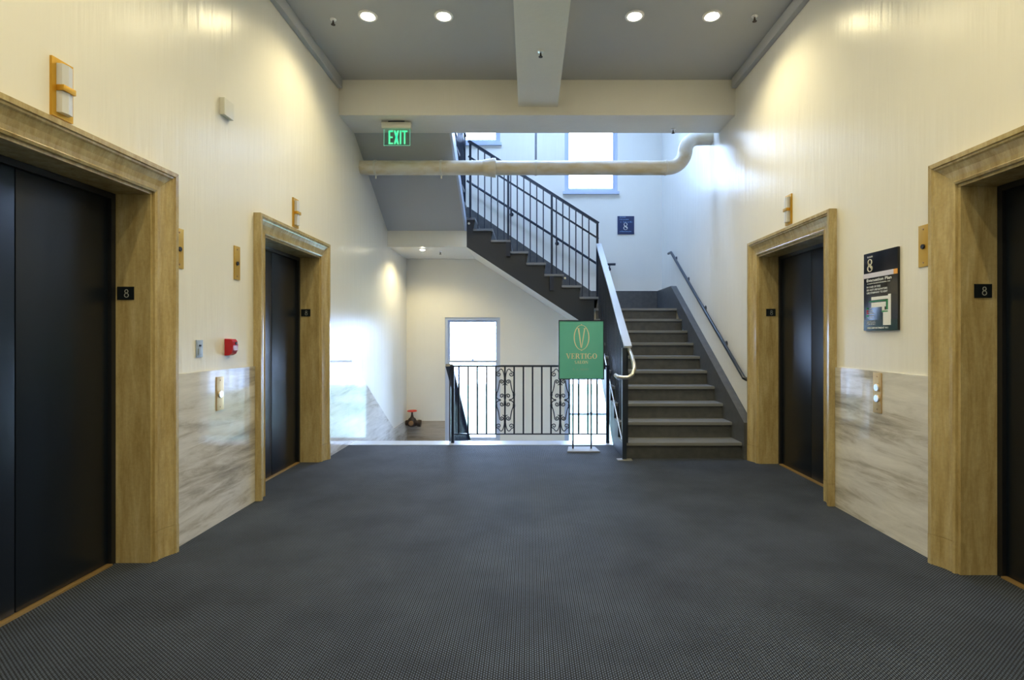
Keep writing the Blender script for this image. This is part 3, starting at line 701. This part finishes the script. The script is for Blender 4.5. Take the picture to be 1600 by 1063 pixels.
# ------------------------------------------------------------------ ceiling lamps and sprinklers
def downlight(x, y, z, label, watts, r=0.07, group=None, ang=150):
    root = thing('downlight', label, 'ceiling light', (x, y, z), group)
    latheo('trim_ring', 'white', [(r*0.86, 0.0), (r*1.25, 0.0), (r*1.22, 0.010), (r*0.92, 0.012), (r*0.86, 0.004)], (x, y, z-0.0005), (0, 0, -1), root, 28)
    latheo('lamp_lens', 'lamp', [(0.0, 0.0), (r*0.84, 0.0), (r*0.7, 0.012), (r*0.4, 0.02), (0.0, 0.023)], (x, y, z-0.001), (0, 0, -1), root, 24)
    ld = bpy.data.lights.new('lamp_light', 'SPOT'); ld.energy = watts; ld.color = LAMP_COL; ld.spot_size = math.radians(ang); ld.spot_blend = 0.55; ld.shadow_soft_size = 0.05
    lo = bpy.data.objects.new('lamp_light', ld); C.objects.link(lo); lo.location = (x, y, z-0.035); lo.parent = root; lo.matrix_parent_inverse = Matrix.Translation(root.location).inverted()
    return root
LB = 'lit round recessed ceiling lamp '
for x, t in ((-1.48, 'next to the cove over the fire alarm wall'), (-0.785, 'between the long beam and exit sign side'), (0.965, 'between the long beam and floor plan side'), (1.675, 'next to the cove over the floor plan wall')):
    downlight(x, 4.84, ZC, LB+t, LAMP_W, group='lobby ceiling lamps, front row')
for y in (2.0, -0.9):
    for x in (-1.48, -0.785, 0.965, 1.675):
        downlight(x, y, ZC, 'lit round recessed lamp in the lobby ceiling further from the stairs', LAMP_W, group='lobby ceiling lamps, rows behind')
downlight(-1.69, 8.35, 2.69, 'small lit lamp under the stair landing above the red valve', 22.0, 0.045)
def sprinkler(x, y, z, label, grp):
    root = thing('sprinkler', label, 'sprinkler', (x, y, z), grp)
    latheo('escutcheon', 'chrome', [(0.0, 0), (0.030, 0), (0.026, 0.008), (0.012, 0.012), (0.0, 0.012)], (x, y, z-0.0005), (0, 0, -1), root, 16)
    latheo('head', 'castiron', [(0.007, 0.012), (0.007, 0.028), (0.010, 0.030), (0.006, 0.045), (0.020, 0.047), (0.020, 0.050), (0.0, 0.050)], (x, y, z), (0, 0, -1), root, 12)
sprinkler(-1.82, 4.90, ZC, 'small sprinkler head in the ceiling beside the fire alarm wall cove', 'sprinklers')
sprinkler(2.07, 4.85, ZC, 'small sprinkler head in the ceiling beside the floor plan wall cove', 'sprinklers')
sprinkler(0.105, 4.88, 3.94, 'small sprinkler head under the long ceiling beam', 'sprinklers')
sprinkler(1.76, 6.46, 3.845, 'small sprinkler head under the cross beam near the pipe bend', 'sprinklers')
sprinkler(-1.44, 8.55, 2.69, 'small sprinkler head under the stair landing', 'sprinklers')

# ------------------------------------------------------------------ fittings on the side walls
def lantern(s, y, z, label):
    xw = XL if s < 0 else XR; px = lambda d: xw-s*d
    root = thing('hall_lantern', label, 'lantern', (xw, y, z-0.135), 'elevator hall lanterns')
    hw, hh = 0.056, 0.135
    boxes('back_plate', 'brass', [(px(0.0005), px(0.012), y-hw, y-hw+0.022, z-hh, z+hh), (px(0.0005), px(0.012), y+hw-0.022, y+hw, z-hh, z+hh),
          (px(0.0005), px(0.012), y-hw+0.022, y+hw-0.022, z+hh-0.022, z+hh), (px(0.0005), px(0.012), y-hw+0.022, y+hw-0.022, z-hh, z-hh+0.022)], root)
    for a, b in ((z+0.014, z+hh-0.0225), (z-hh+0.0225, z-0.014)):
        bm = bmesh.new(); prism('', '', [(px(0.001), y-hw+0.0225), (px(0.034), y-hw+0.028), (px(0.040), y), (px(0.034), y+hw-0.028), (px(0.001), y+hw-0.0225)], 'Z', a, b, None, bm)
        mk('lens', bm, 'glassblock', root)
    box('cross_band', 'brass', (px(0.001), px(0.046), y-hw+0.0225, y+hw-0.0225, z-0.0135, z+0.0135), root, bev=0.003)
lantern(-1, 2.46, 2.45, 'brass lantern with frosted lens above the elevator next to the grey switch')
lantern(-1, 4.92, 2.455, 'brass lantern above the elevator next to the fire alarm')
lantern(1, 4.79, 2.455, 'brass lantern above the elevator beside the stair handrail')

def key_plate(s, y, z, label):
    xw = XL if s < 0 else XR; px = lambda d: xw-s*d
    root = thing('key_switch_plate', label, 'switch plate', (xw, y, z-0.125), 'brass key switch plates')
    box('plate', 'brass', (px(0.0005), px(0.006), y-0.040, y+0.040, z-0.125, z+0.125), root, bev=0.0015)
    latheo('key_switch', 'hole', [(0.0, 0), (0.015, 0), (0.014, 0.008), (0.005, 0.009), (0.0, 0.006)], (px(0.006), y, z-0.004), (-s, 0, 0), root, 18)
    for dz in (-0.10, 0.10): latheo('screw', 'brassdull', [(0.0, 0), (0.006, 0), (0.005, 0.002), (0.0, 0.0025)], (px(0.006), y, z+dz), (-s, 0, 0), root, 10)
key_plate(-1, 3.29, 1.853, 'brass key switch plate close to the travertine casing, above the grey switch')
key_plate(-1, 3.94, 1.853, 'brass key switch plate above the red fire alarm')
key_plate(1, 3.155, 1.845, 'brass key switch plate beside the framed floor plan')

def call_plate(s, y, z, h, btn, label):
    xw = (XL if s < 0 else XR)-s*0.0142; px = lambda d: xw-s*d
    root = thing('call_button_plate', label, 'call button', (xw, y, z-h/2))
    box('plate', 'brasspale', (px(0.0003), px(0.006), y-0.043, y+0.043, z-h/2, z+h/2), root, bev=0.0015)
    for b in btn:
        rg = latheo('button_ring', 'chrome', [(0.017, 0), (0.025, 0), (0.023, 0.009), (0.018, 0.009)], (px(0.006), y, z+b), (-s, 0, 0), root, 22)
        bt = latheo('button', 'button', [(0.0, 0), (0.0165, 0), (0.016, 0.006), (0.0, 0.007)], (px(0.006), y, z+b), (-s, 0, 0), root, 20)
        up = 1 if (b > 0 and len(btn) > 1) else -1
        pl = Plane((px(0.0135), y, z+b), (0, 1, 0), (0, 0, 1), (-s, 0, 0))
        polys('arrow', 'iron', pl, [[(-0.006, -0.005*up), (0.006, -0.005*up), (0, 0.007*up)]], bt, 0.0006)
    for dz in (-h/2+0.025, h/2-0.025): latheo('screw', 'brassdull', [(0.0, 0), (0.005, 0), (0.004, 0.002), (0.0, 0.0025)], (px(0.006), y, z+dz), (-s, 0, 0), root, 10)
call_plate(-1, 3.70, 0.905, 0.235, (-0.005,), 'pale brass call plate with one button on the marble dado')
call_plate(1, 3.553, 0.925, 0.27, (0.035, -0.038), 'pale brass call plate with two buttons on the marble dado')

sw = thing('light_switch', 'grey rocker switch plate above the marble beside the fire alarm', 'switch', (XL, 3.49, 1.167))
box('plate', 'greyplastic', (XL+0.0005, XL+0.007, 3.456, 3.524, 1.167, 1.281), sw, bev=0.002)
box('rocker', 'greyplastic', (XL+0.007, XL+0.012, 3.472, 3.508, 1.185, 1.225), sw, bev=0.002)
box('toggle', 'iron', (XL+0.007, XL+0.016, 3.484, 3.496, 1.238, 1.250), sw)

fa = thing('fire_alarm', 'red fire alarm box with rounded front above the marble dado', 'fire alarm', (XL, 3.815, 1.165))
prof = [(0.0005, 1.168), (0.026, 1.168), (0.048, 1.180), (0.060, 1.205), (0.062, 1.240), (0.058, 1.268), (0.045, 1.285), (0.0005, 1.288)]
prism('body', 'red', [(XL+a, b) for a, b in prof], 'Y', 3.785, 3.850, fa)
latheo('lens', 'iron', [(0.0, 0), (0.012, 0.0), (0.010, 0.006), (0.0, 0.007)], (XL+0.0605, 3.825, 1.255), (1, 0, 0.05), fa, 14)
boxes('grille', 'signsilver', [(XL+0.0615, XL+0.0632, 3.795, 3.840, 1.207+i*0.008, 1.210+i*0.008) for i in range(4)], fa)

tb = box('wall_box', 'plastic', (XL+0.0005, XL+0.035, 3.725, 3.845, 2.875, 2.995), bev=0.004)
tag(tb, 'small cream square cover box high on the wall above the switches', 'cover plate')

# floor plan sign
YS0, YS1, ZS0, ZS1 = 3.36, 3.70, 1.345, 1.878
SW, SH = YS1-YS0, ZS1-ZS0
fp = thing('floor_plan_sign', 'black floor plan board with a big white figure eight and white map', 'sign', (XR, (YS0+YS1)/2, ZS0))
bd = box('board', 'signblack', (XR-0.0005, XR-0.016, YS0, YS1, ZS0, ZS1), fp, bev=0.001)
pl = Plane((XR-0.0161, YS1, ZS1), (0, -1, 0), (0, 0, 1), (-1, 0, 0))
def U(a, b, c, d): return rect(a*SW, -d*SH, c*SW, -b*SH)
polys('band', 'signsilver', pl, [U(0.0, 0.262, 0.905, 0.322)], fp, 0.004)
polys('band_end', 'orange', pl, [U(0.906, 0.262, 1.0, 0.322)], fp, 0.004)
polys('footer', 'signteal', pl, [U(0.0, 0.865, 1.0, 1.0)], fp, 0.0006)
text('floor_word', 'printwhite', pl, 'FLOOR', 0.12*SW, -0.062*SH, 0.17*SW, 0.022*SH, fp, bold=0.02)
polys('floor_number', 'cream_print', pl, eight(0.20*SW, -0.16*SH, 0.165*SH), fp, 0.003)
text('heading', 'printwhite', pl, 'Evacuation Plan', 0.10*SW, -0.372*SH, 0.74*SW, 0.038*SH, fp, bold=0.02)
rn = random.Random(3)
polys('small_print', 'printwhite', pl, marks(0.10*SW, 0.80*SW, -0.402*SH, 0.014*SH, rn), fp, 0.0012)
for tx, wv, vv in (('IN CASE OF FIRE', 0.42, 0.452), ('DO NOT USE ELEVATORS', 0.62, 0.490), ('USE STAIRWAY TO EXIT', 0.63, 0.528)):
    text('instruction', 'printwhite', pl, tx, 0.10*SW, -vv*SH, wv*SW, 0.024*SH, fp, bold=0.02)
polys('map', 'printwhite', pl, [U(0.25, 0.572, 0.745, 0.612), U(0.25, 0.645, 0.68, 0.705), U(0.745, 0.555, 0.82, 0.935), U(0.60, 0.745, 0.7449, 0.935), U(0.57, 0.705, 0.64, 0.775)], fp, 0.002)
polys('route', 'printgreen', pl, [U(0.18, 0.622, 0.745, 0.634), U(0.69, 0.634, 0.7449, 0.744), U(0.56, 0.757, 0.74, 0.772), U(0.10, 0.705, 0.155, 0.727), U(0.10, 0.80, 0.15, 0.82)], fp, 0.0027)
polys('marker', 'printred', pl, [U(0.10, 0.737, 0.15, 0.757), U(0.10, 0.765, 0.15, 0.79)], fp, 0.0027)
for v_ in (0.722, 0.752, 0.783, 0.815, 0.842):
    polys('legend', 'printwhite', pl, marks(0.17*SW, (0.24+0.1*rn.random())*SW, -v_*SH, 0.011*SH, rn), fp, 0.0012)
for v_ in (0.885, 0.905, 0.925): polys('legend', 'printwhite', pl, marks(0.10*SW, 0.37*SW, -v_*SH, 0.010*SH, rn), fp, 0.0012)
text('footer_line', 'printwhite', pl, 'FIRE DEPARTMENT 911', 0.12*SW, -0.978*SH, 0.62*SW, 0.022*SH, fp, bold=0.03)

# stair sign on the back wall
ss = thing('stair_sign', 'small dark blue stair sign with a white figure eight on the back wall', 'sign', (1.72, YB, 3.13))
box('board', 'signblue', (1.57, 1.865, YB-0.012, YB-0.0005, 3.13, 3.452), ss)
pl = Plane((1.57, YB-0.0121, 3.452), (1, 0, 0), (0, 0, 1), (0, -1, 0)); SW, SH = 0.295, 0.322
text('stair_word', 'printblue', pl, 'STAIR', 0.12*SW, -0.085*SH, 0.38*SW, 0.06*SH, ss, bold=0.02)
polys('small_print', 'printblue', pl, marks(0.12*SW, 0.76*SW, -0.21*SH, 0.075*SH, rn)+marks(0.12*SW, 0.88*SW, -0.36*SH, 0.085*SH, rn)+marks(0.12*SW, 0.85*SW, -0.88*SH, 0.07*SH, rn), ss, 0.0015)
polys('floor_number', 'printwhite', pl, eight(0.48*SW, -0.56*SH, 0.40*SH), ss, 0.003)

# ------------------------------------------------------------------ poster stand
YPS = 6.08; px0, px1, pz0, pz1 = 0.335, 0.862, 0.812, 1.495
ps = thing('poster_stand', 'green salon poster in a dark frame on a two pole stand before the railing', 'poster stand', (0.61, YPS, 0))
bm = bmesh.new(); f = 0.011
for b in ((px0, px0+f, YPS-0.012, YPS+0.012, pz0, pz1), (px1-f, px1, YPS-0.012, YPS+0.012, pz0, pz1), (px0+f, px1-f, YPS-0.012, YPS+0.012, pz1-f, pz1), (px0+f, px1-f, YPS-0.012, YPS+0.012, pz0, pz0+f)): bbox(bm, *b)
mk('frame', bm, 'iron', ps)
pst = box('poster', 'poster', (px0+f, px1-f, YPS-0.007, YPS+0.007, pz0+f, pz1-f), ps)
pl = Plane((px0+f, YPS-0.0071, pz1-f), (1, 0, 0), (0, 0, 1), (0, -1, 0)); PW, PH = px1-px0-2*f, pz1-pz0-2*f
cxo, cyo = 0.505*PW, -0.285*PH
polys('emblem', 'cream_print', pl, ring(cxo, cyo, 0.178*PW, 0.218*PH, 0.022*PW, 0.006*PH, n=48)+
      [[(0.42*PW, -0.125*PH), (0.452*PW, -0.125*PH), (0.503*PW, -0.44*PH), (0.488*PW, -0.47*PH)], [(0.565*PW, -0.125*PH), (0.59*PW, -0.125*PH), (0.512*PW, -0.47*PH), (0.498*PW, -0.47*PH)],
       rect(0.40*PW, -0.13*PH, 0.47*PW, -0.123*PH), rect(0.55*PW, -0.13*PH, 0.605*PW, -0.123*PH), rect(0.485*PW, -0.506*PH, 0.525*PW, -0.515*PH),
       [(0.505*PW, -0.052*PH), (0.52*PW, -0.064*PH), (0.505*PW, -0.076*PH), (0.49*PW, -0.064*PH)]], pst, 0.001)
polys('name_line', 'cream_print', pl, serif_line('VERTIGO', 0.15*PW, 0.86*PW, -0.655*PH, 0.092*PH, 0.06), pst, 0.001)
polys('name_line', 'cream_print', pl, serif_line('SALON', 0.345*PW, 0.655*PW, -0.74*PH, 0.052*PH, 0.10), pst, 0.001)
rs = random.Random(5); sq = []
def squiggle(x0, x1, y, h):
    P = []; n = int((x1-x0)/(h*0.32))
    for i in range(n): P.append((x0+(x1-x0)*i/n, y+(h*rs.uniform(0.5, 1.0) if i % 2 else -h*rs.uniform(0.0, 0.3))))
    t = h*0.10
    return [[(P[i][0], P[i][1]), (P[i][0]+t, P[i][1]), (P[i+1][0]+t, P[i+1][1]), (P[i+1][0], P[i+1][1])] for i in range(len(P)-1)]
polys('script_line', 'dim_print', pl, squiggle(0.30*PW, 0.36*PW, -0.85*PH, 0.04*PH)+squiggle(0.39*PW, 0.44*PW, -0.85*PH, 0.03*PH)+squiggle(0.47*PW, 0.68*PW, -0.85*PH, 0.04*PH), pst, 0.001)
for x in (0.505, 0.715):
    tubeo('pole', 'iron', [(x, YPS+0.02, 0.0122), (x, YPS+0.02, pz1-0.03)], 0.0095, ps, 10)
prism('base_plate', 'basegrey', [(0.43, YPS-0.12), (0.80, YPS-0.12), (0.77, YPS+0.13), (0.46, YPS+0.13)], 'Z', 0.0005, 0.012, ps)

# ------------------------------------------------------------------ standpipe valve below the landing
vx, vy, vz = -2.055, 9.26, -0.20
va = thing('standpipe_valve', 'dark hose valve with red handwheel in the stairwell corner', 'valve', (vx, vy, vz))
tubeo('inlet', 'castiron', [(vx, YB-0.0145, vz), (vx, vy+0.02, vz)], 0.04, va, 14)
latheo('body', 'castiron', [(0.03, -0.075), (0.075, -0.055), (0.085, 0.0), (0.072, 0.05), (0.055, 0.075), (0.05, 0.08)], (vx, vy, vz), (0, 0, 1), va, 18)
latheo('outlet', 'castiron', [(0.05, 0.04), (0.05, 0.10), (0.062, 0.105), (0.062, 0.155), (0.0, 0.16)], (vx, vy, vz), (1, 0, -0.1), va, 16)
latheo('cap', 'castiron', [(0.05, 0.04), (0.05, 0.085), (0.045, 0.11), (0.0, 0.115)], (vx, vy, vz), (-1, 0, -0.05), va, 16)
latheo('nameplate', 'brassdull', [(0.0, 0), (0.045, 0.0), (0.035, 0.012), (0.0, 0.015)], (vx, vy-0.08, vz), (0, -1, 0), va, 14)
latheo('stem', 'castiron', [(0.045, 0.08), (0.028, 0.10), (0.018, 0.14), (0.014, 0.205)], (vx, vy, vz), (0, 0, 1), va, 12)
bm = bmesh.new(); wz = vz+0.205
tube(bm, [(vx+0.075*math.cos(2*math.pi*i/24), vy+0.075*math.sin(2*math.pi*i/24), wz) for i in range(25)], 0.011, 8, caps=False)
for i in range(5):
    a = 2*math.pi*i/5; tube(bm, [(vx, vy, wz), (vx+0.07*math.cos(a), vy+0.07*math.sin(a), wz)], 0.008, 6)
lathe(bm, [(0.018, -0.012), (0.018, 0.012)], (vx, vy, wz), (0, 0, 1), 10)
mk('handwheel', bm, 'redwheel', va, smooth=True)
